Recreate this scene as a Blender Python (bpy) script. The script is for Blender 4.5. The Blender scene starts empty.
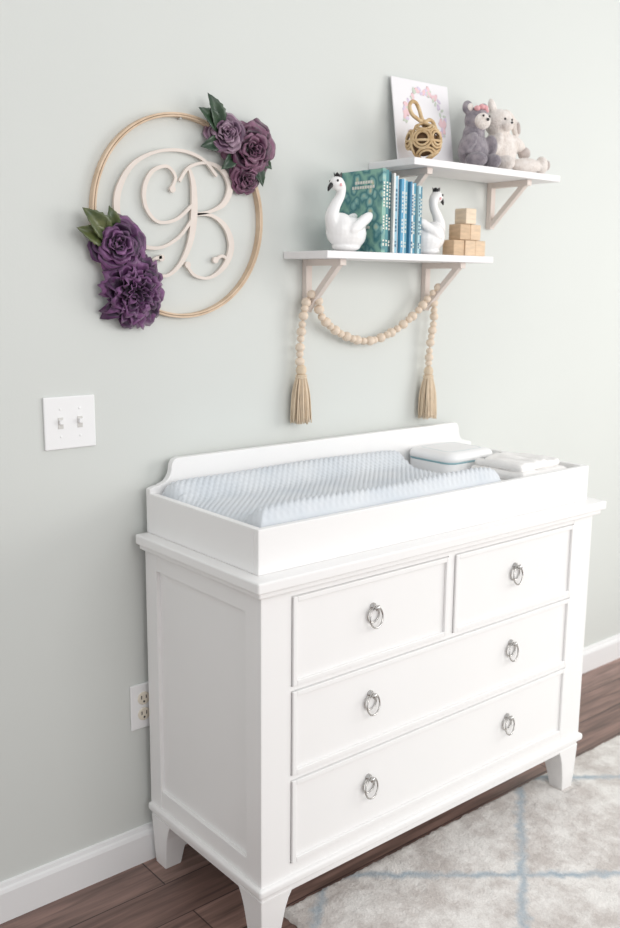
import bpy, bmesh, math, random
import numpy as np
from mathutils import Vector, Matrix, Euler, noise as mnoise
random.seed(7)
scene=bpy.context.scene
try:
    scene.view_settings.view_transform='Standard'
    scene.view_settings.look='None'
except Exception: pass

# ---------------------------------------------------------------- materials
def lin(r,g,b):
    def f(c):
        c/=255.
        return c/12.92 if c<=.04045 else ((c+.055)/1.055)**2.4
    return (f(r),f(g),f(b),1)
def mat(name,c,rough=.6,metal=0,var=0.0,vscale=8,bump=0,bscale=60,c2=None,stretch=None,sheen=0,spec=None):
    m=bpy.data.materials.new(name);m.use_nodes=True
    nt=m.node_tree;b=nt.nodes['Principled BSDF']
    b.inputs['Roughness'].default_value=rough;b.inputs['Metallic'].default_value=metal
    if sheen: b.inputs['Sheen Weight'].default_value=sheen
    if spec is not None: b.inputs['Specular IOR Level'].default_value=spec
    tc=nt.nodes.new('ShaderNodeTexCoord');mp=nt.nodes.new('ShaderNodeMapping')
    nt.links.new(tc.outputs['Object'],mp.inputs[0])
    if stretch: mp.inputs['Scale'].default_value=stretch
    n=nt.nodes.new('ShaderNodeTexNoise');n.inputs['Scale'].default_value=vscale;n.inputs['Detail'].default_value=4
    nt.links.new(mp.outputs[0],n.inputs['Vector'])
    mix=nt.nodes.new('ShaderNodeMix');mix.data_type='RGBA'
    if c2 is None: c2=tuple(max(0,x*(1-var)) for x in c[:3])+(1,)
    mix.inputs[6].default_value=c;mix.inputs[7].default_value=c2
    rp=nt.nodes.new('ShaderNodeMapRange');rp.inputs[1].default_value=.35;rp.inputs[2].default_value=.65
    nt.links.new(n.outputs[0],rp.inputs[0]);nt.links.new(rp.outputs[0],mix.inputs[0])
    nt.links.new(mix.outputs[2],b.inputs['Base Color'])
    if bump:
        n2=nt.nodes.new('ShaderNodeTexNoise');n2.inputs['Scale'].default_value=bscale;n2.inputs['Detail'].default_value=6
        nt.links.new(mp.outputs[0],n2.inputs['Vector'])
        bp=nt.nodes.new('ShaderNodeBump');bp.inputs['Strength'].default_value=bump;bp.inputs['Distance'].default_value=.004
        nt.links.new(n2.outputs[0],bp.inputs['Height']);nt.links.new(bp.outputs[0],b.inputs['Normal'])
    return m
M={}
M['wall']=mat('wall_paint',lin(217,220,216),.85,var=.012,vscale=2,bump=.04,bscale=180)
M['trim']=mat('trim_white',lin(243,243,243),.45,var=.01)
M['white']=mat('dresser_white',lin(245,244,243),.38,var=.01,vscale=3,bump=.02,bscale=40)
M['shelfw']=mat('shelf_white',lin(243,241,241),.5,var=.02)
M['bracket']=mat('bracket_wood',lin(228,216,208),.6,var=.06,vscale=20)
M['nickel']=mat('nickel',lin(200,198,195),.2,1,var=.05)
M['dark']=mat('dark_gap',lin(60,58,58),.8,var=.1)
M['plastic']=mat('plate_white',lin(245,245,245),.35,var=.005)
M['wood']=mat('hoop_wood',lin(222,198,172),.55,vscale=30,c2=lin(206,180,152))
M['mono']=mat('monogram_wood',lin(230,219,210),.55,var=.05,vscale=30)
M['bead']=mat('bead_wood',lin(234,216,196),.5,var=.10,vscale=40)
M['tassel']=mat('tassel_cotton',lin(228,208,182),.9,var=.10,vscale=60)
M['pad']=mat('minky_pad',lin(220,224,228),.9,vscale=10,sheen=.25,c2=lin(210,216,222))
M['diaper']=mat('case_white',lin(246,246,246),.5,var=.01)
M['teal']=mat('teal_trim',lin(150,190,198),.7,var=.1)
M['cloth']=mat('cloth_white',lin(247,245,243),.9,var=.01,bump=.25,bscale=300)
M['ceramic']=mat('swan_ceramic',lin(246,245,244),.25,var=.01)
M['black']=mat('black_paint',lin(30,28,30),.4,var=.1)
M['pink']=mat('pink',lin(232,175,178),.7,var=.1)
M['page']=mat('paper',lin(238,234,226),.8,var=.06,vscale=200)
M['canvas']=mat('print_paper',lin(240,238,240),.7,var=.015)
M['green1']=mat('leaf_green',lin(62,84,62),.34,vscale=40,c2=lin(36,58,44))
M['green2']=mat('leaf_olive',lin(98,104,62),.34,vscale=40,c2=lin(60,76,46))
M['rope']=mat('rope_tan',lin(222,198,160),.8,vscale=60,c2=lin(194,162,118))
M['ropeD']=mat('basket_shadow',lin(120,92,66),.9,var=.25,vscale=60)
M['grey']=mat('grey_plush',lin(164,156,162),.95,vscale=60,c2=lin(128,122,130),bump=1,bscale=220,sheen=.4)
M['cream']=mat('cream_plush',lin(243,236,230),.95,vscale=50,c2=lin(226,216,208),bump=1,bscale=200,sheen=.4)
M['creamD']=mat('taupe_plush',lin(206,194,188),.95,vscale=50,c2=lin(182,170,164),bump=1,bscale=200,sheen=.4)

PUR={'plum':[lin(66,30,56),lin(98,50,80),lin(136,90,116)],
     'mauve':[lin(104,72,98),lin(136,102,126),lin(166,136,156)],
     'violet':[lin(56,24,60),lin(88,42,90),lin(128,80,128)]}
for k,v in PUR.items():
    for i,c in enumerate(v): M[k+str(i)]=mat('petal_%s_%d'%(k,i),c,.42,var=.4,vscale=55,sheen=.2)

def floor_mat():
    m=bpy.data.materials.new('wood_floor');m.use_nodes=True;nt=m.node_tree;b=nt.nodes['Principled BSDF']
    tc=nt.nodes.new('ShaderNodeTexCoord')
    br=nt.nodes.new('ShaderNodeTexBrick');br.inputs['Scale'].default_value=1
    br.inputs['Brick Width'].default_value=1.2;br.inputs['Row Height'].default_value=.125
    br.inputs['Mortar Size'].default_value=.0018;br.offset=.37
    br.inputs['Color1'].default_value=lin(152,126,116);br.inputs['Color2'].default_value=lin(120,96,88);br.inputs['Mortar'].default_value=lin(64,50,46)
    nt.links.new(tc.outputs['Object'],br.inputs['Vector'])
    mp=nt.nodes.new('ShaderNodeMapping');mp.inputs['Scale'].default_value=(3,38,1);nt.links.new(tc.outputs['Object'],mp.inputs[0])
    n=nt.nodes.new('ShaderNodeTexNoise');n.inputs['Scale'].default_value=1.4;n.inputs['Detail'].default_value=8;n.inputs['Distortion'].default_value=.6
    nt.links.new(mp.outputs[0],n.inputs['Vector'])
    cr=nt.nodes.new('ShaderNodeValToRGB');cr.color_ramp.elements[0].position=.32;cr.color_ramp.elements[0].color=(.45,.43,.42,1)
    cr.color_ramp.elements[1].position=.68;cr.color_ramp.elements[1].color=(1.35,1.3,1.3,1)
    nt.links.new(n.outputs[0],cr.inputs[0])
    mx=nt.nodes.new('ShaderNodeMix');mx.data_type='RGBA';mx.blend_type='MULTIPLY';mx.inputs[0].default_value=.85
    nt.links.new(br.outputs[0],mx.inputs[6]);nt.links.new(cr.outputs[0],mx.inputs[7]);nt.links.new(mx.outputs[2],b.inputs['Base Color'])
    b.inputs['Roughness'].default_value=.38
    bp=nt.nodes.new('ShaderNodeBump');bp.inputs['Strength'].default_value=.15;bp.inputs['Distance'].default_value=.002
    nt.links.new(n.outputs[0],bp.inputs['Height']);nt.links.new(bp.outputs[0],b.inputs['Normal'])
    return m
def rug_mat():
    m=bpy.data.materials.new('rug_pile');m.use_nodes=True;nt=m.node_tree;b=nt.nodes['Principled BSDF'];L=nt.links.new
    tc=nt.nodes.new('ShaderNodeTexCoord');sp=nt.nodes.new('ShaderNodeSeparateXYZ')
    ns=nt.nodes.new('ShaderNodeTexNoise');ns.inputs['Scale'].default_value=30;ns.inputs['Detail'].default_value=6
    L(tc.outputs['Object'],ns.inputs['Vector'])
    vm=nt.nodes.new('ShaderNodeVectorMath');vm.operation='MULTIPLY_ADD';vm.inputs[1].default_value=(.045,.045,0)
    L(ns.outputs[1],vm.inputs[0]);L(tc.outputs['Object'],vm.inputs[2]);L(vm.outputs[0],sp.inputs[0])
    def ma(op,a,bb=None):
        n=nt.nodes.new('ShaderNodeMath');n.operation=op
        for i,v in enumerate((a,bb)):
            if v is None: continue
            if isinstance(v,(int,float)): n.inputs[i].default_value=v
            else: L(v,n.inputs[i])
        return n.outputs[0]
    X=ma('MULTIPLY',sp.outputs[0],.8)
    p=ma('SUBTRACT',X,sp.outputs[1]);q=ma('ADD',X,sp.outputs[1])
    def line(v,off,per):
        v=ma('DIVIDE',ma('SUBTRACT',v,off),per);fr=ma('FRACT',ma('ADD',v,10.5));d=ma('ABSOLUTE',ma('SUBTRACT',fr,.5))
        return ma('MULTIPLY',d,per)
    d=ma('MINIMUM',line(p,1.214,.6),line(q,-.058,.6))
    mr=nt.nodes.new('ShaderNodeMapRange');mr.inputs[1].default_value=.003;mr.inputs[2].default_value=.024;mr.inputs[3].default_value=1;mr.inputs[4].default_value=0
    L(d,mr.inputs[0])
    n2=nt.nodes.new('ShaderNodeTexNoise');n2.inputs['Scale'].default_value=8;n2.inputs['Detail'].default_value=10;n2.inputs['Roughness'].default_value=.75
    L(tc.outputs['Object'],n2.inputs['Vector'])
    cr=nt.nodes.new('ShaderNodeValToRGB');cr.color_ramp.elements[0].position=.40;cr.color_ramp.elements[0].color=lin(198,191,186)
    cr.color_ramp.elements[1].position=.58;cr.color_ramp.elements[1].color=lin(232,229,225);L(n2.outputs[0],cr.inputs[0])
    mx=nt.nodes.new('ShaderNodeMix');mx.data_type='RGBA';mx.inputs[7].default_value=lin(164,178,188)
    L(cr.outputs[0],mx.inputs[6])
    brk=nt.nodes.new('ShaderNodeMapRange');brk.inputs[1].default_value=.35;brk.inputs[2].default_value=.62;brk.inputs[3].default_value=.5;brk.inputs[4].default_value=1.0
    L(n2.outputs[0],brk.inputs[0]);L(ma('MULTIPLY',mr.outputs[0],brk.outputs[0]),mx.inputs[0]);L(mx.outputs[2],b.inputs['Base Color'])
    b.inputs['Roughness'].default_value=1;b.inputs['Sheen Weight'].default_value=.2;b.inputs['Specular IOR Level'].default_value=.1
    n3=nt.nodes.new('ShaderNodeTexNoise');n3.inputs['Scale'].default_value=170;n3.inputs['Detail'].default_value=5;L(tc.outputs['Object'],n3.inputs['Vector'])
    bp=nt.nodes.new('ShaderNodeBump');bp.inputs['Strength'].default_value=.7;bp.inputs['Distance'].default_value=.004
    L(n3.outputs[0],bp.inputs['Height']);L(bp.outputs[0],b.inputs['Normal'])
    return m
def floral_cover():
    m=bpy.data.materials.new('floral_cover');m.use_nodes=True;nt=m.node_tree;b=nt.nodes['Principled BSDF']
    tc=nt.nodes.new('ShaderNodeTexCoord')
    nz=nt.nodes.new('ShaderNodeTexNoise');nz.inputs['Scale'].default_value=30
    nt.links.new(tc.outputs['Object'],nz.inputs['Vector'])
    vm=nt.nodes.new('ShaderNodeVectorMath');vm.operation='MULTIPLY_ADD';vm.inputs[1].default_value=(.03,.03,.03)
    nt.links.new(nz.outputs[1],vm.inputs[0]);nt.links.new(tc.outputs['Object'],vm.inputs[2])
    v=nt.nodes.new('ShaderNodeTexVoronoi');v.inputs['Scale'].default_value=34
    nt.links.new(vm.outputs[0],v.inputs['Vector'])
    cr=nt.nodes.new('ShaderNodeValToRGB');e=cr.color_ramp.elements
    e[0].position=.0;e[0].color=lin(222,212,170);e[1].position=.30;e[1].color=lin(140,188,184)
    x=e.new(.48);x.color=lin(64,124,132);x=e.new(.8);x.color=lin(140,186,170)
    nt.links.new(v.outputs[0],cr.inputs[0]);nt.links.new(cr.outputs[0],b.inputs['Base Color']);b.inputs['Roughness'].default_value=.5
    return m
M['floor']=floor_mat();M['rug']=rug_mat();M['floral']=floral_cover()

# ---------------------------------------------------------------- helpers
def group(name,loc=(0,0,0)):
    e=bpy.data.objects.new(name,None);e.location=loc;e.empty_display_size=.05
    scene.collection.objects.link(e);return e
def link(name,me,m,parent=None,smooth=False):
    o=bpy.data.objects.new(name,me);scene.collection.objects.link(o)
    ms=m if isinstance(m,(list,tuple)) else [m]
    for x in ms: me.materials.append(x)
    if parent:
        o.parent=parent;o.matrix_parent_inverse=Matrix.Translation(-Vector(parent.location))
    if smooth:
        for p in me.polygons:p.use_smooth=True
    return o
def from_bm(name,bm,m,parent=None,smooth=False,bevel=0,seg=2):
    bmesh.ops.recalc_face_normals(bm,faces=bm.faces)
    me=bpy.data.meshes.new(name);bm.to_mesh(me);bm.free()
    o=link(name,me,m,parent,smooth)
    if bevel:
        md=o.modifiers.new('bevel','BEVEL');md.width=bevel;md.segments=seg;md.limit_method='ANGLE'
    return o
def bm_box(bm,x0,x1,y0,y1,z0,z1,mtx=None):
    vs=[bm.verts.new((x,y,z)) for z in (z0,z1) for y in (y0,y1) for x in (x0,x1)]
    if mtx is not None:
        for v in vs: v.co=mtx@v.co
    for f in ((0,1,3,2),(4,5,7,6),(0,1,5,4),(2,3,7,6),(0,2,6,4),(1,3,7,5)): bm.faces.new([vs[i] for i in f])
def box(name,x0,x1,y0,y1,z0,z1,m,parent=None,bevel=.0015,seg=2):
    bm=bmesh.new();bm_box(bm,x0,x1,y0,y1,z0,z1);return from_bm(name,bm,m,parent,bevel=bevel,seg=seg)
def ell(bm,c,r,rot=(0,0,0),seg=20,ring=12):
    mt=Matrix.Translation(c)@Euler(rot).to_matrix().to_4x4()@Matrix.Diagonal((r[0],r[1],r[2],1))
    bmesh.ops.create_uvsphere(bm,u_segments=seg,v_segments=ring,radius=1,matrix=mt)
def cr_spline(pts,n=10,closed=False):
    P=[np.array(p,float) for p in pts];out=[];N=len(P)
    rng=range(N if closed else N-1)
    for i in rng:
        if closed: p0,p1,p2,p3=P[i-1],P[i],P[(i+1)%N],P[(i+2)%N]
        else: p0,p1,p2,p3=P[max(i-1,0)],P[i],P[i+1],P[min(i+2,N-1)]
        for k in range(n):
            t=k/n
            out.append(.5*((2*p1)+(-p0+p2)*t+(2*p0-5*p1+4*p2-p3)*t*t+(-p0+3*p1-3*p2+p3)*t**3))
    if not closed: out.append(P[-1])
    return out
def tube(bm,pts,rad,n=12,closed=False):
    P=[Vector(p[:3]) for p in pts];N=len(P)
    R=[rad]*N if isinstance(rad,(int,float)) else rad
    rings=[];nrm=None
    for i in range(N):
        if closed: t=(P[(i+1)%N]-P[i-1]).normalized()
        else: t=(P[min(i+1,N-1)]-P[max(i-1,0)]).normalized()
        if nrm is None:
            nrm=t.orthogonal().normalized()
        nrm=(nrm-t*nrm.dot(t)).normalized();b=t.cross(nrm)
        rings.append([bm.verts.new(P[i]+(nrm*math.cos(2*math.pi*k/n)+b*math.sin(2*math.pi*k/n))*R[i]) for k in range(n)])
    for i in range(N if closed else N-1):
        a,b2=rings[i],rings[(i+1)%N]
        for k in range(n): bm.faces.new((a[k],a[(k+1)%n],b2[(k+1)%n],b2[k]))
    if not closed:
        bm.faces.new(rings[0]);bm.faces.new(rings[-1][::-1])
def tube_sp(bm,pts4,n=12,sub=8):
    s=cr_spline(pts4,sub);tube(bm,[p[:3] for p in s],[float(p[3]) for p in s],n)
def remesh(name,bm,m,parent,vox=.003,it=4):
    o=from_bm(name,bm,m,parent,True)
    r=o.modifiers.new('remesh','REMESH');r.mode='VOXEL';r.voxel_size=vox;r.use_smooth_shade=True
    s=o.modifiers.new('smooth','SMOOTH');s.iterations=it;s.factor=.5
    return o
def lathe(bm,prof,c=(0,0,0),n=28,mtx=None):
    rings=[]
    for r,z in prof:
        ring=[]
        for k in range(n):
            v=Vector((r*math.cos(2*math.pi*k/n),r*math.sin(2*math.pi*k/n),z))
            if mtx is not None: v=mtx@v
            ring.append(bm.verts.new(v+Vector(c)))
        rings.append(ring)
    for a,b in zip(rings,rings[1:]):
        for k in range(n): bm.faces.new((a[k],a[(k+1)%n],b[(k+1)%n],b[k]))
    bm.faces.new(rings[0]);bm.faces.new(rings[-1])
def extr_poly(bm,pts,y0,y1):
    a=[bm.verts.new((x,y0,z)) for x,z in pts];b=[bm.verts.new((x,y1,z)) for x,z in pts]
    bm.faces.new(a);bm.faces.new(b[::-1]);n=len(pts)
    for i in range(n): bm.faces.new((a[i],a[(i+1)%n],b[(i+1)%n],b[i]))
def torus(bm,R,r,mtx,n=36,k=10):
    pts=[mtx@Vector((R*math.cos(2*math.pi*i/n),R*math.sin(2*math.pi*i/n),0)) for i in range(n)]
    tube(bm,pts,r,k,True)

# ---------------------------------------------------------------- room
XL,XR,YF,ZC=-2.6,3.4,-4.2,2.6
box('floor',XL,XR,YF,.1,-.05,0,M['floor'],bevel=0)
box('wall_back',XL,XR,0,.1,0,ZC,M['wall'],bevel=0)
def baseboard(name,x0,x1):
    bm=bmesh.new()
    prof=[(0,0),(-.015,0),(-.015,.072),(-.012,.080),(-.008,.083),(-.006,.092),(0,.094)]
    a=[bm.verts.new((x0,y,z)) for y,z in prof];b=[bm.verts.new((x1,y,z)) for y,z in prof]
    bm.faces.new(a);bm.faces.new(b);n=len(prof)
    for i in range(n): bm.faces.new((a[i],a[(i+1)%n],b[(i+1)%n],b[i]))
    from_bm(name,bm,M['trim'])
baseboard('baseboard_back',XL,XR)
bm=bmesh.new()
wy0,wy1,wz0,wz1=-3.2,-1.2,.7,2.2
bm_box(bm,XR,XR+.1,YF,.1,0,wz0);bm_box(bm,XR,XR+.1,YF,.1,wz1,ZC)
bm_box(bm,XR,XR+.1,YF,wy0,wz0,wz1);bm_box(bm,XR,XR+.1,wy1,.1,wz0,wz1)
from_bm('wall_right',bm,M['wall'])
w=group('window_1',(XR,-2.2,1.45));bm=bmesh.new()
for y in (wy0,-2.23,wy1-.06): bm_box(bm,XR-.02,XR+.05,y,y+.06,wz0,wz1)
for z in (wz0,1.42,wz1-.06): bm_box(bm,XR-.02,XR+.05,wy0,wy1,z,z+.06)
from_bm('window_frame',bm,M['trim'],w,bevel=.003)

# ---------------------------------------------------------------- dresser
W=1.200;yF=-.507;yB=-.023;s=.0256;ZT=.86
D=group('dresser',(W/2,-.26,0));wh=M['white']
bm=bmesh.new()
bm_box(bm,0,W,yF,yB,.836,ZT);o=from_bm('top_board',bm,wh,D,bevel=.004,seg=3)
box('top_moulding',.010,W-.010,yF+.010,yB,.822,.836,wh,D,.004,3)
bx0,bx1,by0,by1=s,W-s,yF+s,yB
box('carcass',bx0+.02,bx1-.02,by0+.012,by1,.17,.82,wh,D,0)
for i,(x0,x1,y0,y1) in enumerate([(bx0,.107-.0018,by0,by0+.055),(1.0888,bx1,by0,by0+.055),(bx0,bx0+.05,by1-.05,by1),(bx1-.05,bx1,by1-.05,by1)]):
    box('post_%d'%(i+1),x0,x1,y0,y1,.165,.824,wh,D,.0015)
for side,xa,xb,xp in (('left',bx0+.001,bx0+.019,bx0+.010),('right',bx1-.019,bx1-.001,bx1-.010)):
    box('side_rail_top_'+side,xa,xb,by0+.05,by1-.045,.775,.8225,wh,D,.002)
    box('side_rail_bottom_'+side,xa,xb,by0+.05,by1-.045,.166,.215,wh,D,.002)
    x0,x1=(xp,xp+.006) if side=='left' else (xp-.006,xp)
    box('side_panel_'+side,x0,x1,by0+.05,by1-.045,.21,.78,wh,D,.001)
fx0,fx1=.1050,1.0890
box('face_rail_top',fx0,fx1,by0+.001,by0+.011,.8068,.8225,wh,D,0)
box('face_rail_bottom',fx0,fx1,by0+.001,by0+.011,.166,.1952,wh,D,0)
box('face_rail_mid_1',fx0,fx1,by0+.001,by0+.011,.5973,.6072,wh,D,0)
box('face_rail_mid_2',fx0,fx1,by0+.001,by0+.011,.3928,.4032,wh,D,0)
box('face_divider',.5868,.6072,by0+.001,by0+.011,.6072,.8068,wh,D,0)
bm=bmesh.new();bm_box(bm,bx0-.010,bx1+.010,by0-.010,by1,.148,.168);from_bm('base_moulding',bm,wh,D,bevel=.006,seg=3)
box('base_apron',bx0+.002,bx1-.002,by0+.002,by1,.128,.150,wh,D,.002)
dr=[(.107,.585,.609,.805),(.609,1.087,.609,.805),(.107,1.087,.405,.5955),(.107,1.087,.197,.391)]
pulls=[]
for i,(x0,x1,z0,z1) in enumerate(dr):
    bm=bmesh.new();e=.011
    bm_box(bm,x0,x1,by0+.002,by0+.0115,z0,z1)
    for q in ((x0,x0+e,z0,z1),(x1-e,x1,z0,z1),(x0+e,x1-e,z0,z0+e),(x0+e,x1-e,z1-e,z1)):
        bm_box(bm,q[0],q[1],by0-.005,by0+.002,q[2],q[3])
    from_bm('drawer_front_%d'%(i+1),bm,wh,D,bevel=.0015)
    zc=(z0+z1)/2+.004
    if i<2: pulls.append(((x0+x1)/2-.007,zc+.002))
    else: pulls+=[(.336,zc+.001),(.839,zc+.001)]
for i,(x,z) in enumerate(pulls):
    bm=bmesh.new();y=by0+.002
    RX=Matrix.Rotation(math.pi/2,4,'X')
    lathe(bm,[(.009,0),(.009,.003),(.005,.005),(.004,.012),(.0065,.014),(.0075,.018),(.005,.021),(.001,.022)],(x,y,z+.021),20,RX)
    torus(bm,.0175,.0019,Matrix.Translation((x,y-.003,z+.002))@RX)
    torus(bm,.0235,.0021,Matrix.Translation((x+.001,y-.012,z-.002))@Matrix.Rotation(math.radians(-8),4,'X')@Matrix.Rotation(math.radians(10),4,'Z')@RX)
    from_bm('ring_pull_%d'%(i+1),bm,M['nickel'],D,True)
def foot(name,x,y,dx,dy):
    bm=bmesh.new();rings=[]
    for z,w0,off in ((.135,.088,0),(.115,.076,.001),(.09,.066,.002),(.045,.055,.004),(0,.045,.007)):
        xs=sorted((x+dx*off,x+dx*(off+w0)));ys=sorted((y+dy*off,y+dy*(off+w0)))
        rings.append([bm.verts.new((a,b,z)) for a,b in ((xs[0],ys[0]),(xs[1],ys[0]),(xs[1],ys[1]),(xs[0],ys[1]))])
    for a,b in zip(rings,rings[1:]):
        for k in range(4): bm.faces.new((a[k],a[(k+1)%4],b[(k+1)%4],b[k]))
    bm.faces.new(rings[0]);bm.faces.new(rings[-1])
    from_bm(name,bm,wh,D,bevel=.002)
foot('foot_1',bx0,by0,1,1);foot('foot_2',bx1,by0,-1,1);foot('foot_3',bx0,by1,1,-1);foot('foot_4',bx1,by1,-1,-1)

# ---------------------------------------------------------------- changing tray
T=group('changing_table_topper',(W/2,-.24,ZT))
tx0,tx1,ty0,ty1=.032,W-.032,-.464,yB;tz=.956;th=.016
box('front_panel',tx0,tx1,ty0,ty0+th,ZT,tz,wh,T,.002)
box('left_panel',tx0,tx0+th,ty0+th,ty1-.016,ZT,tz,wh,T,.002)
box('right_panel',tx1-th,tx1,ty0+th,ty1-.016,ZT,tz,wh,T,.002)
box('tray_base',tx0+th,tx1-th,ty0+th,ty1-.016,ZT,ZT+.008,wh,T,0)
prof=[(tx0,ZT),(tx0,.966),(tx0+.012,.970),(tx0+.028,.972)]
for k in range(9):
    a=math.pi/2*k/8; prof.append((tx0+.030+.030*math.sin(a)*1.0,.975+.038*(1-math.cos(a))))
prof+=[(tx0+.062,1.020),(tx0+.068,1.029),(tx0+.078,1.0325)]
full=prof+[(W-x,z) for x,z in prof[::-1]]
bm=bmesh.new();extr_poly(bm,full,ty1-.018,ty1);from_bm('back_panel',bm,wh,T,bevel=.002)

def pad():
    x0,x1,y0,y1=.050,.832,-.446,-.043
    nx,ny=320,170;V=[];F=[]
    def h(u,v):
        X=x0+(x1-x0)*u;Y=y0+(y1-y0)*v
        d=min(v,1-v)*(y1-y0)
        prof=.945+.042*math.exp(-((d-.036)/.038)**2) if d>.036 else .987
        prof+=.004*math.sin(u*9+v*3)*.5
        ex=min(u,1-u)*(x1-x0);ed=min(d,ex)
        r=.030
        rim=1-math.sqrt(max(0,1-((r-min(ed,r))/r)**2))
        z=prof-rim*(prof-.90)
        e2=max(0,1-ex/.09);z-=.010*e2*e2*(1 if prof>.965 else .2)
        g=.0170
        q=abs(math.sin(math.pi*(X+Y)/g)*math.sin(math.pi*(X-Y)/g))
        z+=(.0046*q**.6-.0023)*(1-rim)
        return X,Y,z
    for j in range(ny+1):
        for i in range(nx+1): V.append(h(i/nx,j/ny))
    for j in range(ny):
        for i in range(nx):
            a=j*(nx+1)+i;F.append((a,a+1,a+nx+2,a+nx+1))
    bd=[i for i in range(nx+1)]+[j*(nx+1)+nx for j in range(1,ny+1)]+[ny*(nx+1)+i for i in range(nx-1,-1,-1)]+[j*(nx+1) for j in range(ny-1,0,-1)]
    st=len(V)
    for b in bd: V.append((V[b][0],V[b][1],ZT+.009))
    n=len(bd)
    for k in range(n): F.append((bd[(k+1)%n],bd[k],st+k,st+(k+1)%n))
    F.append(tuple(st+k for k in range(n)))
    me=bpy.data.meshes.new('changing_pad');me.from_pydata(V,[],F)
    return link('changing_pad',me,M['pad'],None,True)
pad()
def rrect(x0,x1,y0,y1,r,n=8):
    out=[]
    for cx,cy,a0 in ((x1-r,y1-r,0),(x0+r,y1-r,90),(x0+r,y0+r,180),(x1-r,y0+r,270)):
        for k in range(n+1):
            a=math.radians(a0+90*k/n);out.append((cx+r*math.cos(a),cy+r*math.sin(a)))
    return out
def rr_solid(bm,x0,x1,y0,y1,r,levels,mt=None):
    rings=[]
    for ins,z in levels:
        rings.append([bm.verts.new((mt@Vector((x,y,z))) if mt else (x,y,z)) for x,y in rrect(x0+ins,x1-ins,y0+ins,y1-ins,max(r-ins,.004))])
    n=len(rings[0])
    for a,b in zip(rings,rings[1:]):
        for k in range(n): bm.faces.new((a[k],a[(k+1)%n],b[(k+1)%n],b[k]))
    bm.faces.new(rings[0]);bm.faces.new(rings[-1])
G=group('wipes_case',(.972,-.14,ZT+.008))
b0=ZT+.009;X0,X1,Y0,Y1=.872,1.066,-.222,-.050
bm=bmesh.new();rr_solid(bm,X0,X1,Y0,Y1,.032,[(.006,b0),(0,b0+.006),(0,b0+.083),(.002,b0+.086)]);from_bm('case_base',bm,M['diaper'],G,True,bevel=.001)
bm=bmesh.new();rr_solid(bm,X0-.002,X1+.002,Y0-.002,Y1+.002,.034,[(.003,b0+.088),(0,b0+.090),(0,b0+.100),(.003,b0+.106),(.012,b0+.112),(.030,b0+.1145)]);from_bm('case_lid',bm,M['diaper'],G,True)
bm=bmesh.new();rr_solid(bm,X0-.0005,X1+.0005,Y0-.0005,Y1+.0005,.032,[(0,b0+.084),(0,b0+.089)])
rg=[(x,y,b0+.1135) for x,y in rrect(X0+.028,X1-.028,Y0+.028,Y1-.028,.016)];tube(bm,rg,.0012,6,True)
from_bm('teal_seam',bm,M['teal'],G,True)
G=group('folded_cloths',(1.03,-.33,ZT+.008))
def folded(name,x0,x1,y0,y1,z0,h,rot,seed,amp=1):
    bm=bmesh.new();nx,ny=40,36;cx,cy=(x0+x1)/2,(y0+y1)/2
    ca,sa=math.cos(rot),math.sin(rot)
    def S(i,j,top):
        u=i/nx;v=j/ny;x=x0+(x1-x0)*u;y=y0+(y1-y0)*v
        d=min(u*(x1-x0),(1-u)*(x1-x0),v*(y1-y0),(1-v)*(y1-y0));r=h*.5
        k=math.sqrt(max(0,1-((r-min(d,r))/r)**2))
        w=amp*(.006*mnoise.noise(Vector((x*20,y*9,seed)))+.004*mnoise.noise(Vector((x*50,y*22,seed+4))))
        zc=z0+h/2
        z=zc+(h/2*k+w*k if top else -h/2*k)
        ox=.005*mnoise.noise(Vector((y*30,seed,0)))*(1 if abs(u-.5)>.4 else .3)
        dx,dy=x-cx+ox,y-cy
        return (cx+dx*ca-dy*sa,cy+dx*sa+dy*ca,z)
    t=[[bm.verts.new(S(i,j,True)) for i in range(nx+1)] for j in range(ny+1)]
    b=[[bm.verts.new(S(i,j,False)) for i in range(nx+1)] for j in range(ny+1)]
    for g in (t,b):
        for j in range(ny):
            for i in range(nx): bm.faces.new((g[j][i],g[j][i+1],g[j+1][i+1],g[j+1][i]))
    bmesh.ops.remove_doubles(bm,verts=bm.verts,dist=.0004)
    from_bm(name,bm,M['cloth'],G,True)
zz=ZT+.009
for i,(x0,x1,y0,y1,h,r,am) in enumerate([(.925,1.134,-.430,-.236,.032,0,.2),(.927,1.132,-.428,-.238,.030,.01,.3),(.930,1.130,-.424,-.240,.026,-.01,.6),(.940,1.120,-.405,-.245,.022,.03,1.5)]):
    folded('cloth_%d'%(i+1),x0,x1,y0,y1,zz,h,r,i*7.3,am);zz+=h-.002

# ---------------------------------------------------------------- shelves
def shelf(x0,z,xb):
    g=group('wall_shelf',(x0+.305,-.085,z))
    box('board',x0,x0+.618,-.172,-.001,z-.018,z,M['shelfw'],g,.0015)
    for i,x in enumerate(xb):
        bm=bmesh.new();zt=z-.018
        bm_box(bm,x-.010,x+.010,-.018,-.001,zt-.135,zt)
        bm_box(bm,x-.010,x+.010,-.150,-.018,zt-.016,zt)
        a=Vector((x,-.014,zt-.125));b=Vector((x,-.135,zt-.010));d=(b-a);L=d.length
        ang=math.atan2(d.z,-d.y)
        mt=Matrix.Translation(a)@Matrix.Rotation(-ang,4,'X')
        bm_box(bm,-.008,.008,-L,0,-.008,.008,mt)
        from_bm('bracket_%d'%(i+1),bm,M['bracket'],g,bevel=.001)
shelf(.458,1.521,(.530,.975));shelf(.748,1.762,(.83,1.25))
ZL,ZU=1.521,1.762

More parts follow.
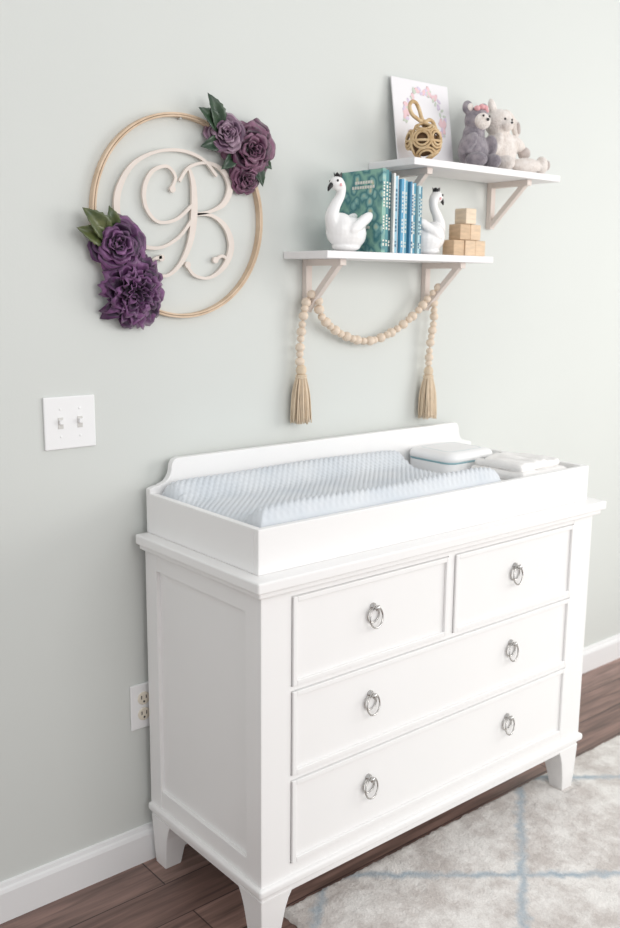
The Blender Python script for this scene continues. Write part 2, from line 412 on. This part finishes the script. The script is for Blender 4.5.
def swan(loc,sgn,S=1.06):
    g=group('swan_figurine',loc);bm=bmesh.new();ox,oy,oz=loc
    P=lambda x,y,z:(ox+sgn*x*S,oy+y*S,oz+z*S)
    E=lambda r:tuple(q*S for q in r)
    ell(bm,P(.004,0,.043),E((.050,.040,.041)));ell(bm,P(-.018,0,.05),E((.036,.035,.040)));ell(bm,P(0,0,.012),E((.038,.030,.012)))
    tube_sp(bm,[P(.030,0,.055)+(.026,),P(.048,0,.070)+(.016,),P(.057,0,.086)+(.007,)],14)
    tube_sp(bm,[P(-.030,0,.050)+(.026,),P(-.045,0,.078)+(.018,),P(-.036,0,.104)+(.014,),P(-.021,0,.126)+(.012,),P(-.018,0,.146)+(.0125,),P(-.030,0,.158)+(.015,),P(-.040,0,.153)+(.012,)],14)
    ell(bm,P(-.031,0,.155),E((.019,.015,.016)))
    for sy in (-1,1):
        for k in range(4):
            ell(bm,P(.004+.011*k,sy*(.036-.003*k),.058+.006*k),E((.026,.008,.013)),(0,-sgn*math.radians(32),0))
    remesh('body',bm,M['ceramic'],g,.0022,3)
    bm=bmesh.new();tube_sp(bm,[P(-.047,0,.152)+(.006,),P(-.054,0,.144)+(.0048,),P(-.058,0,.136)+(.0015,)],10)
    for sy in (-1,1): ell(bm,P(-.040,sy*.0135,.160),(.003,.0022,.003))
    from_bm('beak_and_eyes',bm,M['black'],g,True)
    bm=bmesh.new()
    for sy in (-1,1): ell(bm,P(-.031,sy*.0145,.151),(.004,.0015,.004))
    from_bm('cheeks',bm,M['pink'],g,True)
    bm=bmesh.new();n=10;a=[];b=[]
    cx,cy,cz=P(-.028,0,.168)
    for k in range(n):
        t=2*math.pi*k/n;r=.0095
        a.append(bm.verts.new((cx+r*math.cos(t),cy+r*math.sin(t),cz)))
        hh=.012 if k%2==0 else .006;r=.011
        b.append(bm.verts.new((cx+r*math.cos(t),cy+r*math.sin(t),cz+hh)))
    for k in range(n): bm.faces.new((a[k],a[(k+1)%n],b[(k+1)%n],b[k]))
    o=from_bm('crown',bm,M['black'],g);md=o.modifiers.new('s','SOLIDIFY');md.thickness=.0015
swan((.566,-.118,ZL),1);swan((.873,-.108,ZL),-1,1.0)

# books
B=group('row_of_books',(.72,-.09,ZL));x=.642
specs=[(.014,.205,'floral',(60,120,125)),(.013,.203,None,(70,140,146)),(.012,.200,None,(40,92,104)),(.007,.196,None,(236,236,232)),(.012,.190,None,(150,196,214)),(.006,.192,None,(238,236,232)),(.011,.184,None,(84,160,196)),(.007,.186,None,(222,232,232)),(.013,.182,None,(128,188,208)),(.008,.180,None,(66,132,168)),(.009,.176,None,(232,234,230)),(.012,.178,None,(110,176,200)),(.009,.172,None,(176,210,216)),(.009,.170,None,(60,126,150))]
for i,(t,h,sp,c) in enumerate(specs):
    m=M['floral'] if sp else mat('cover_%d'%i,lin(*c),.5,var=.08,vscale=20)
    bm=bmesh.new();y0=-.165+.004*(i%3);y1=-.006-.004*(i%2);z0=ZL+.0005
    bm_box(bm,x,x+.0018,y0,y1,z0,z0+h);bm_box(bm,x+t-.0022,x+t-.0004,y0,y1,z0,z0+h);bm_box(bm,x+.0005,x+t-.001,y0-.0012,y0+.001,z0,z0+h)
    from_bm('book_cover_%d'%(i+1),bm,m,B)
    box('book_pages_%d'%(i+1),x+.0018,x+t-.0022,y0+.001,y1-.004,z0+.003,z0+h-.003,M['page'],B,0)
    if t>.008:
        lm=mat('spine_label_%d'%i,lin(240,238,225) if sum(c)<560 else lin(60,100,130),.6,var=.1)
        bm=bmesh.new()
        for zz0,zz1 in ((.55,.84),(.28,.45),(.08,.14)):
            z=zz0
            while z<zz1:
                w2=random.uniform(.006,.012)
                bm_box(bm,x+t*.30,x+t*.66,y0-.0018,y0-.0010,z0+h*z,z0+h*z+w2*.6);z+=w2/h*1.0
        from_bm('spine_text_%d'%(i+1),bm,lm,B)
    x+=t+.0006
bm=bmesh.new()
for z,a,b_ in ((.172,.40,.80),(.160,.30,.85),(.060,.35,.75)):
    yy=-.006-.155*b_
    while yy<-.006-.155*a:
        bm_box(bm,.6412,.6422,yy,yy+.007,ZL+z,ZL+z+.007);yy+=.0095
from_bm('cover_title',bm,M['page'],B)

# blocks
G=group('wooden_blocks',(1.0,-.12,ZL));bs=.0425
for r,(n,xs) in enumerate(((3,.934),(2,.958),(1,.979))):
    for k in range(n):
        c=random.choice([(230,202,170),(214,184,150),(238,218,192)])
        m=mat('block_wood_%d%d'%(r,k),lin(*c),.6,var=.15,vscale=30,stretch=(1,1,5))
        x0=xs+k*(bs+.002);yy=-.150+random.uniform(-.002,.002)
        box('block_%d_%d'%(r+1,k+1),x0,x0+bs,yy,yy+bs,ZL+.0005+r*(bs+.0005),ZL+r*(bs+.0005)+bs,m,G,.002)

# wreath print (leaning)
G=group('wreath_print',(.916,-.03,ZU))
mt=Matrix.Translation((.812,-.050,ZU+.001))@Matrix.Rotation(math.radians(-9),4,'X')
bm=bmesh.new();bm_box(bm,0,.222,0,.004,0,.230,mt);from_bm('print_board',bm,M['canvas'],G,bevel=.001)
for nm,mm,cnt,sz in (('wreath_blossoms',mat('soft_pink',lin(240,206,210),.8,var=.1),30,.0085),('wreath_leaves',mat('soft_green',lin(210,218,204),.8,var=.1),26,.005),('wreath_lilac',mat('soft_lilac',lin(224,210,230),.8,var=.1),22,.006)):
    bm=bmesh.new()
    for k in range(cnt):
        a=random.uniform(0,2*math.pi);r=.074+random.uniform(-.010,.010)
        p=Vector((.118+r*math.cos(a),-.0004,.130+r*math.sin(a)))
        m2=mt@Matrix.Translation(p)@Matrix.Rotation(random.uniform(0,3),4,'Y')@Matrix.Diagonal((sz*1.4,.0006,sz*.8,1))
        bmesh.ops.create_uvsphere(bm,u_segments=8,v_segments=6,radius=1,matrix=m2)
    from_bm(nm,bm,mm,G,True)

# open-weave rope ball with loop handle
c=Vector((.842,-.112,ZU));G=group('woven_rope_ball',c)
cc=c+Vector((0,0,.0505))
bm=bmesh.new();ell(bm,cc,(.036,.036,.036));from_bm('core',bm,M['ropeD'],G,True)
bm=bmesh.new()
dirs=[(-.78,-.62,.10),(.10,-.98,.15),(.80,-.58,.05),(0,.95,.2),(-.9,.4,.1),(.9,.4,.1),(-.35,-.35,.87),(.4,-.2,.9),(-.3,-.5,-.8),(.4,-.4,-.8)]
for d in dirs:
    dv=Vector(d).normalized();q=dv.to_track_quat('Z','Y').to_matrix().to_4x4()
    for R,r in ((.0235,.0032),(.0170,.0030)):
        hgt=math.sqrt(.0465**2-R**2)
        torus(bm,R,r,Matrix.Translation(cc)@q@Matrix.Translation((0,0,hgt)),28,8)
for k in range(2): torus(bm,.0465,.0034,Matrix.Translation(cc)@Matrix.Rotation(.0+math.pi/2*k,4,'X'),40,8)
for v in bm.verts: v.co.z=max(v.co.z,ZU+.0005)
from_bm('woven_strands',bm,M['rope'],G,True)
bm=bmesh.new()
for P5 in ([(.004,0,.098),(-.010,0,.110),(-.020,0,.130),(-.034,0,.146),(-.050,0,.146),(-.056,0,.132),(-.046,0,.116),(-.024,0,.106),(0,0,.098)],
           [(0,-.003,.100),(.014,-.004,.108),(.026,-.006,.104),(.034,-.010,.088)]):
    tube_sp(bm,[tuple(c+Vector(p))+(.0050,) for p in P5],8)
ell(bm,c+Vector((0,0,.100)),(.011,.011,.008))
from_bm('rope_loop',bm,M['rope'],G,True)

# plush toys
def plush(name,loc,parts,vox=.003,S=1.0):
    g=group(name,loc);L=Vector(loc)
    for nm,mm,lst,rm in parts:
        bm=bmesh.new()
        for e in lst:
            ell(bm,L+Vector(e[0])*S,[q*S for q in e[1]],e[2] if len(e)>2 else (0,0,0))
        if rm: remesh(nm,bm,mm,g,vox,3)
        else: from_bm(nm,bm,mm,g,True)
    return g
plush('grey_teddy_bear',(1.066,-.090,ZU),[
 ('body',M['grey'],[((0,0,.050),(.044,.038,.050)),((0,0,.09),(.032,.028,.03)),((-.032,-.040,.020),(.020,.032,.020),(0,0,.25)),((.030,-.042,.020),(.020,.032,.020),(0,0,-.25)),
   ((-.044,-.020,.062),(.016,.020,.034),(.5,.5,0)),((.042,-.024,.060),(.016,.020,.034),(.5,-.5,0)),
   ((.004,-.006,.126),(.036,.032,.033)),((-.028,0,.156),(.018,.011,.018)),((.036,0,.156),(.018,.011,.018))],True),
 ('face',M['cream'],[((.002,-.026,.122),(.028,.018,.022)),((-.028,-.009,.156),(.011,.006,.011)),((.036,-.009,.156),(.011,.006,.011))],True),
 ('eyes_nose',M['black'],[((-.010,-.040,.133),(.003,.003,.003)),((.014,-.040,.133),(.003,.003,.003)),((.002,-.046,.124),(.005,.003,.004))],False),
 ('flower_crown',M['pink'],[((-.015,-.022,.153),(.009,.008,.007)),((-.001,-.026,.158),(.009,.008,.007)),((.013,-.025,.157),(.009,.008,.007)),((.026,-.018,.151),(.008,.007,.006))],False)],S=1.05)
plush('white_bunny_plush',(1.196,-.075,ZU),[
 ('body',M['cream'],[((.004,0,.060),(.054,.042,.058)),((-.008,-.002,.132),(.042,.036,.037)),
   ((-.034,.0,.168),(.013,.010,.026),(0,-.4,0)),((.030,-.006,.150),(.030,.011,.016),(0,.55,0)),((.056,-.010,.124),(.014,.010,.026),(0,-.25,0)),
   ((-.010,-.034,.122),(.020,.016,.015)),((-.046,-.022,.070),(.016,.020,.036),(.4,.35,0)),((.052,-.018,.080),(.038,.020,.018),(0,.5,0)),
   ((-.034,-.050,.021),(.021,.032,.021)),((.058,-.050,.022),(.048,.022,.021),(0,0,-.35)),((.108,-.064,.025),(.019,.018,.025))],True),
 ('ear_and_paw_patches',M['creamD'],[((.078,-.026,.058),(.020,.016,.018)),((.058,-.019,.124),(.008,.004,.018),(0,-.25,0)),((.122,-.070,.026),(.010,.012,.015))],True),
 ('eyes_nose',M['black'],[((-.022,-.036,.138),(.003,.003,.003)),((.006,-.036,.138),(.003,.003,.003)),((-.010,-.050,.128),(.004,.003,.003))],False)],S=1.06)

# ---------------------------------------------------------------- bead garland
G=group('bead_garland',(.74,-.03,1.36));bm=bmesh.new();bs_=bmesh.new()
def beads(pts,n,r0=.0115):
    s=cr_spline(pts,12);tube(bs_,s,.0016,6)
    L=[0]
    for a,b in zip(s,s[1:]): L.append(L[-1]+np.linalg.norm(b-a))
    for k in range(n):
        d=L[-1]*(k+.5)/n;i=min(range(len(L)),key=lambda j:abs(L[j]-d))
        r=r0*(1.12 if k%2==0 else .88);ell(bm,s[i],(r,r,r*.95),seg=14,ring=9)
beads([(.512,-.032,1.405),(.500,-.032,1.36),(.495,-.026,1.29),(.494,-.026,1.232)],9,.0115)
beads([(.985,-.034,1.40),(.986,-.036,1.34),(.980,-.030,1.27),(.976,-.030,1.205)],10,.0115)
beads([(.543,-.040,1.385),(.565,-.036,1.350),(.64,-.028,1.308),(.735,-.026,1.288),(.83,-.028,1.312),(.91,-.036,1.362),(.955,-.045,1.410)],22,.0122)
beads([(.985,-.034,1.40),(.975,-.065,1.438),(.955,-.045,1.41)],4,.0105)
beads([(.512,-.032,1.405),(.530,-.055,1.425),(.543,-.040,1.385)],3,.0105)
from_bm('beads',bm,M['bead'],G,True);from_bm('cord',bs_,M['tassel'],G,True)
def tassel(name,x,y,z1,z0):
    bm=bmesh.new();ell(bm,(x,y,z1-.012),(.014,.014,.016));torus(bm,.0125,.003,Matrix.Translation((x,y,z1-.026)),20,6)
    torus(bm,.0125,.003,Matrix.Translation((x,y,z1-.031)),20,6)
    for k in range(130):
        a=random.uniform(0,2*math.pi);q=math.sqrt(random.random());r=.0115*q;R=(.028)*q
        ph=random.uniform(-.2,.2);zz=z0+random.uniform(-.003,.010)
        pts=[(x+r*math.cos(a),y+r*math.sin(a)*1,z1-.024),(x+(r+R)*.62*math.cos(a+ph*.5),y+(r+R)*.55*math.sin(a),z1-.024-(z1-z0)*.35),(x+R*math.cos(a+ph),y+min(R*math.sin(a+ph),.021),zz)]
        tube(bm,cr_spline(pts,4),.0017,5)
    from_bm(name,bm,M['tassel'],G,True)
tassel('tassel_1',.497,-.028,1.232,1.083);tassel('tassel_2',.977,-.030,1.205,1.056)

# ---------------------------------------------------------------- hoop wreath
HC=Vector((.151,0,1.590));G=group('floral_hoop_wreath',HC)
def hoop(name,R,rw,y0,y1,m):
    bm=bmesh.new();n=128;rs=[]
    for i in range(n):
        a=2*math.pi*i/n
        rs.append([bm.verts.new((HC.x+r*math.cos(a),y,HC.z+r*math.sin(a))) for r,y in ((R,y0),(R+rw,y0),(R+rw,y1),(R,y1))])
    for i in range(n):
        a,b=rs[i],rs[(i+1)%n]
        for k in range(4): bm.faces.new((a[k],a[(k+1)%4],b[(k+1)%4],b[k]))
    from_bm(name,bm,m,G,bevel=.0008)
hoop('inner_hoop',.2205,.0042,-.018,0,M['wood']);hoop('outer_hoop',.2255,.0046,-.017,0,M['wood'])
bm=bmesh.new();lathe(bm,[(.003,0),(.003,.003),(.0016,.004),(.0016,.010),(.003,.011),(.003,.013)],(HC.x,0,HC.z+.2190),16,Matrix.Rotation(math.pi/2,4,'X'));from_bm('hanging_nail',bm,M['nickel'],G)
def ribbon(bm,pts,y0=-.013,y1=-.006):
    s=cr_spline(pts,10);N=len(s);q=[]
    for i in range(N):
        t=s[min(i+1,N-1)][:2]-s[max(i-1,0)][:2];t=t/(np.linalg.norm(t)+1e-9);nn=np.array((-t[1],t[0]))*s[i][2]*.74
        a=s[i][:2]+nn;b=s[i][:2]-nn
        q.append([bm.verts.new(p) for p in ((a[0],y0,a[1]),(b[0],y0,b[1]),(b[0],y1,b[1]),(a[0],y1,a[1]))])
    for a,b in zip(q,q[1:]):
        for k in range(4): bm.faces.new((a[k],a[(k+1)%4],b[(k+1)%4],b[k]))
    bm.faces.new(q[0]);bm.faces.new(q[-1])
def W2(x,y,w):  # drawn letter units -> metres on the wall
    return (.143+.00271*(x-175),1.596+(215-y)*.00225+(x-175)*.000138,w)
bm=bmesh.new()
A=.0048;Bw=.012
# stem with lower-left curl, then outer swash, bowls, inner loop
ribbon(bm,[W2(*p) for p in [(186,170,A),(190,186,.009),(190,215,Bw),(186,242,.010),(176,264,.007),(162,276,A),(150,271,A),(149,260,A),(157,257,A)]])
ribbon(bm,[W2(*p) for p in [(214,176,A),(200,160,A),(178,152,A),(152,155,A),(130,169,.007),(117,195,.010),(118,222,.010),(132,242,.008),(154,248,A),(174,238,A),(188,220,A)]],-.0135,-.0065)
ribbon(bm,[W2(*p) for p in [(176,182,A),(186,168,A),(204,163,A),(220,170,.008),(228,186,.011),(222,203,.009),(207,212,A),(190,215,A),(208,216,A),(223,228,.009),(229,248,.011),(222,268,.009),(206,280,A),(190,277,A),(182,266,A)]],-.0128,-.0058)
ribbon(bm,[W2(*p) for p in [(188,206,A),(172,220,A),(154,222,A),(143,208,.006),(142,189,.007),(150,173,.006),(164,168,A),(172,178,A),(168,190,A)]],-.0132,-.0062)
for (x_,y_) in ((169,190),(157,258),(183,266),(212,262)):
    q=W2(x_,y_,0);lathe(bm,[(.0078,0),(.0078,.007)],(q[0],-.006,q[1]),16,Matrix.Rotation(math.pi/2,4,'X'))
ribbon(bm,[W2(*p) for p in [(212,262,A),(219,258,A),(225,262,A)]],-.0126,-.0056)
from_bm('monogram',bm,M['mono'],G)

def flower(name,c,R,key,kind='rose',tilt=(0,0)):
    base=Matrix.Translation(c)@Euler((math.pi/2+tilt[0],0,tilt[1])).to_matrix().to_4x4()
    bm=bmesh.new();H=R*.62
    if kind=='rose': layers=[(.10,3,1.1,1.0),(.20,3,1.0,1.02),(.34,4,.85,.98),(.50,5,.72,.86),(.68,5,.72,.66),(.86,6,.64,.42),(1.0,6,.62,.15)]
    else: layers=[(.12,4,.9,.80),(.22,5,.8,.90),(.34,6,.62,.92),(.48,8,.52,.86),(.62,9,.46,.72),(.78,9,.44,.54),(.92,10,.42,.32),(1.0,10,.42,.08)]
    nu,nv=10,9
    for li,(rr,cnt,span,hz) in enumerate(layers):
        off=random.uniform(0,6.28)
        for k in range(cnt):
            phi=off+2*math.pi*k/cnt+random.uniform(-.15,.15)
            rE=R*rr*random.uniform(.88,1.10);zE=H*hz*random.uniform(.90,1.06);sp=span*random.uniform(.9,1.2)
            ph=random.uniform(0,6.28);g=[];curl=R*(.10+.12*rr)*random.uniform(.5,1.3)
            for j in range(nv+1):
                v=j/nv;row=[]
                for i in range(nu+1):
                    u=-1+2*i/nu
                    edge=(1-.25*abs(u)**2.5) if kind=='rose' else (1-.30*abs(u)**2+.05*math.cos(u*9+ph))
                    vv=min(1.05,v*edge)
                    r=rE*(.18+.82*math.sin(min(1,vv)*math.pi/2)**.9)
                    a=phi+u*sp*(.55+.45*math.sin(min(1,v*1.2)*math.pi/2))
                    z=zE*(vv**1.15)
                    roll=max(0,vv-.72)/.28
                    r+=curl*roll**2;z-=curl*.9*roll**3
                    ruf=(.045 if kind=='rose' else .075)*R*v*v
                    z+=ruf*math.sin(u*5+ph)+(.05*R*(u*u)*rr);r+=ruf*.6*math.cos(u*8+ph*2)
                    p=base@Vector((r*math.cos(a),r*math.sin(a),z));p.y=min(p.y,-.002)
                    row.append(bm.verts.new(p))
                g.append(row)
            mi=random.choice((0,0,1,1,2)) if rr>.3 else random.choice((0,0,1))
            for j in range(nv):
                for i in range(nu):
                    f=bm.faces.new((g[j][i],g[j][i+1],g[j+1][i+1],g[j+1][i]));f.material_index=mi if j<nv-1 else min(2,mi+1)
    me=bpy.data.meshes.new(name);bm.to_mesh(me);bm.free()
    o=link(name,me,[M[key+'0'],M[key+'1'],M[key+'2']],G,True)
    md=o.modifiers.new('s','SOLIDIFY');md.thickness=.0007
    return o
flower('rose_plum',(.330,-.026,1.755),.062,'plum','rose',(.05,-.15))
flower('rose_mauve',(.264,-.026,1.783),.044,'mauve','rose',(-.2,-.35))
flower('rose_bud_plum',(.326,-.022,1.690),.036,'plum','rose',(.3,0))
flower('rose_violet',(-.030,-.026,1.522),.058,'violet','rose',(-.1,-.2))
flower('peony_violet',(.008,-.028,1.423),.072,'violet','peony',(.1,0))
def leaf(bm,base,ang,L,Wd,lift=.02,bend=.01):
    n=14;m2=6;g=[]
    bx,by,bz=base;ca,sa=math.cos(ang),math.sin(ang)
    for j in range(n+1):
        t=j/n;wd=Wd*math.sin(math.pi*min(1,t*.93+.05))**.8*(1-.35*t)*(1 if j%2 else .88)
        row=[]
        for i in range(m2+1):
            u=-1+2*i/m2
            along=L*t-abs(u)*.004;acr=wd*u
            y=by-lift*math.sin(t*2.2)-abs(u)*wd*.45+bend*t*t
            row.append(bm.verts.new((bx+along*ca-acr*sa,min(y,-.002),bz+along*sa+acr*ca)))
        g.append(row)
    for j in range(n):
        for i in range(m2): bm.faces.new((g[j][i],g[j][i+1],g[j+1][i+1],g[j+1][i]))
def leaves(name,lst,m):
    bm=bmesh.new()
    for l in lst: leaf(bm,*l)
    me=bpy.data.meshes.new(name);bm.to_mesh(me);bm.free();o=link(name,me,m,G,True)
    md=o.modifiers.new('s','SOLIDIFY');md.thickness=.0008
R_=math.radians
leaves('leaves_green',[((.250,-.02,1.790),R_(118),.088,.027,.02,.0),((.245,-.02,1.795),R_(148),.072,.025,.02,0),((.250,-.018,1.765),R_(195),.060,.022,.012,0),((.29,-.02,1.74),R_(222),.056,.020,.012,0),
   ((.34,-.018,1.73),R_(-62),.066,.022,.015,0),((.355,-.018,1.74),R_(-30),.05,.018,.015,0)],M['green1'])
leaves('leaves_olive',[((-.045,-.02,1.535),R_(138),.092,.030,.022,0),((-.050,-.02,1.53),R_(162),.080,.027,.016,0),((-.040,-.02,1.55),R_(100),.055,.022,.02,0)],M['green2'])

# ---------------------------------------------------------------- switch / outlet
g=group('light_switch',(-.142,0,1.136))
bm=bmesh.new();bm_box(bm,-.205,-.083,-.006,-.0005,1.077,1.194);from_bm('plate',bm,M['plastic'],g,bevel=.004,seg=3)
bm=bmesh.new();bd=bmesh.new()
for x in (-.167,-.121):
    bm_box(bd,x-.006,x+.006,-.0072,-.005,1.123,1.148)
    bm_box(bm,x-.0045,x+.0045,-.015,-.006,1.134,1.143)
    for z in (1.105,1.166): ell(bm,(x,-.0062,z),(.003,.0012,.003),seg=10,ring=6)
from_bm('toggles',bm,M['plastic'],g,bevel=.001);from_bm('toggle_slots',bd,mat('slot_grey',lin(214,212,208),.6,var=.02),g)
g=group('wall_outlet',(.023,0,.417))
bm=bmesh.new();bm_box(bm,-.014,.056,-.006,-.0005,.358,.475);from_bm('plate',bm,M['plastic'],g,bevel=.003,seg=3)
bm=bmesh.new();bd=bmesh.new()
for z in (.396,.437):
    lathe(bm,[(.0165,0),(.0165,.002),(.015,.0028)],(.021,-.006,z),24,Matrix.Rotation(math.pi/2,4,'X'))
    for x in (.014,.027): bm_box(bd,x-.0012,x+.0012,-.0092,-.0085,z-.001,z+.008)
    ell(bd,(.021,-.0089,z-.008),(.003,.0006,.003),seg=10,ring=6)
from_bm('receptacles',bm,mat('receptacle',lin(232,224,208),.4,var=.02),g,bevel=0);from_bm('slots',bd,M['dark'],g)

# ---------------------------------------------------------------- rug
def rug():
    x0,x1,y0,y1=.150,2.55,-2.6,-.385
    nx,ny=300,277;xs=np.linspace(x0,x1,nx+1);ys=np.linspace(y0,y1,ny+1)
    rng=np.random.RandomState(3);Z=.008+rng.rand(ny+1,nx+1)*.0024
    for j in range(0,ny+1):
        for i in range(0,nx+1):
            Z[j,i]+=.0015*mnoise.noise(Vector((xs[i]*22,ys[j]*22,0)))+.0016*mnoise.noise(Vector((xs[i]*60,ys[j]*60,3)))
            if 1.105<xs[i]<1.185 and -.495<ys[j]<-.415: Z[j,i]=.0008   # pile pressed flat under the dresser foot
    jx=(rng.rand(ny+1,nx+1)-.5)*.005;jy=(rng.rand(ny+1,nx+1)-.5)*.005
    Z[0,:]=Z[-1,:]=.001;Z[:,0]=Z[:,-1]=.001
    V=[(xs[i]+jx[j,i],ys[j]+jy[j,i],Z[j,i]) for j in range(ny+1) for i in range(nx+1)]
    F=[(j*(nx+1)+i,j*(nx+1)+i+1,(j+1)*(nx+1)+i+1,(j+1)*(nx+1)+i) for j in range(ny) for i in range(nx)]
    me=bpy.data.meshes.new('area_rug');me.from_pydata(V,[],F);link('area_rug',me,M['rug'],None,True)
rug()

# ---------------------------------------------------------------- lights
wd=bpy.data.worlds.new('World');scene.world=wd;wd.use_nodes=True
bg=wd.node_tree.nodes['Background'];bg.inputs[0].default_value=(.975,.985,1,1);bg.inputs[1].default_value=.76
def area(name,loc,tgt,sx,sy,P,c):
    l=bpy.data.lights.new(name,'AREA');l.shape='RECTANGLE';l.size=sx;l.size_y=sy;l.energy=P;l.color=c
    o=bpy.data.objects.new(name,l);scene.collection.objects.link(o);o.location=loc
    o.rotation_euler=(Vector(tgt)-Vector(loc)).to_track_quat('-Z','Y').to_euler();return o
area('window_light',(3.1,-2.2,1.6),(.2,-.1,1.1),1.8,1.5,42,(1,.985,.965))
area('room_light',(.4,-3.8,2.2),(.3,0,1.1),2.4,1.6,40,(1,.985,.97))

# ---------------------------------------------------------------- camera
cd=bpy.data.cameras.new('camera');cam=bpy.data.objects.new('camera',cd);scene.collection.objects.link(cam)
yaw,pit,rol=.8748,.1881,.0089
f=Vector((math.cos(yaw)*math.cos(pit),math.sin(yaw)*math.cos(pit),-math.sin(pit)))
r=f.cross(Vector((0,0,1))).normalized();u=r.cross(f)
r2=r*math.cos(rol)+u*math.sin(rol);u2=-r*math.sin(rol)+u*math.cos(rol)
m3=Matrix((r2,u2,-f)).transposed()
cam.matrix_world=Matrix.Translation((-1.0676,-1.9399,1.4418))@m3.to_4x4()
cd.sensor_fit='VERTICAL';cd.sensor_height=36;cd.lens=36*947.5/928;cd.clip_start=.05
cd.dof.use_dof=True;cd.dof.focus_distance=2.15;cd.dof.aperture_fstop=3.2
scene.camera=cam
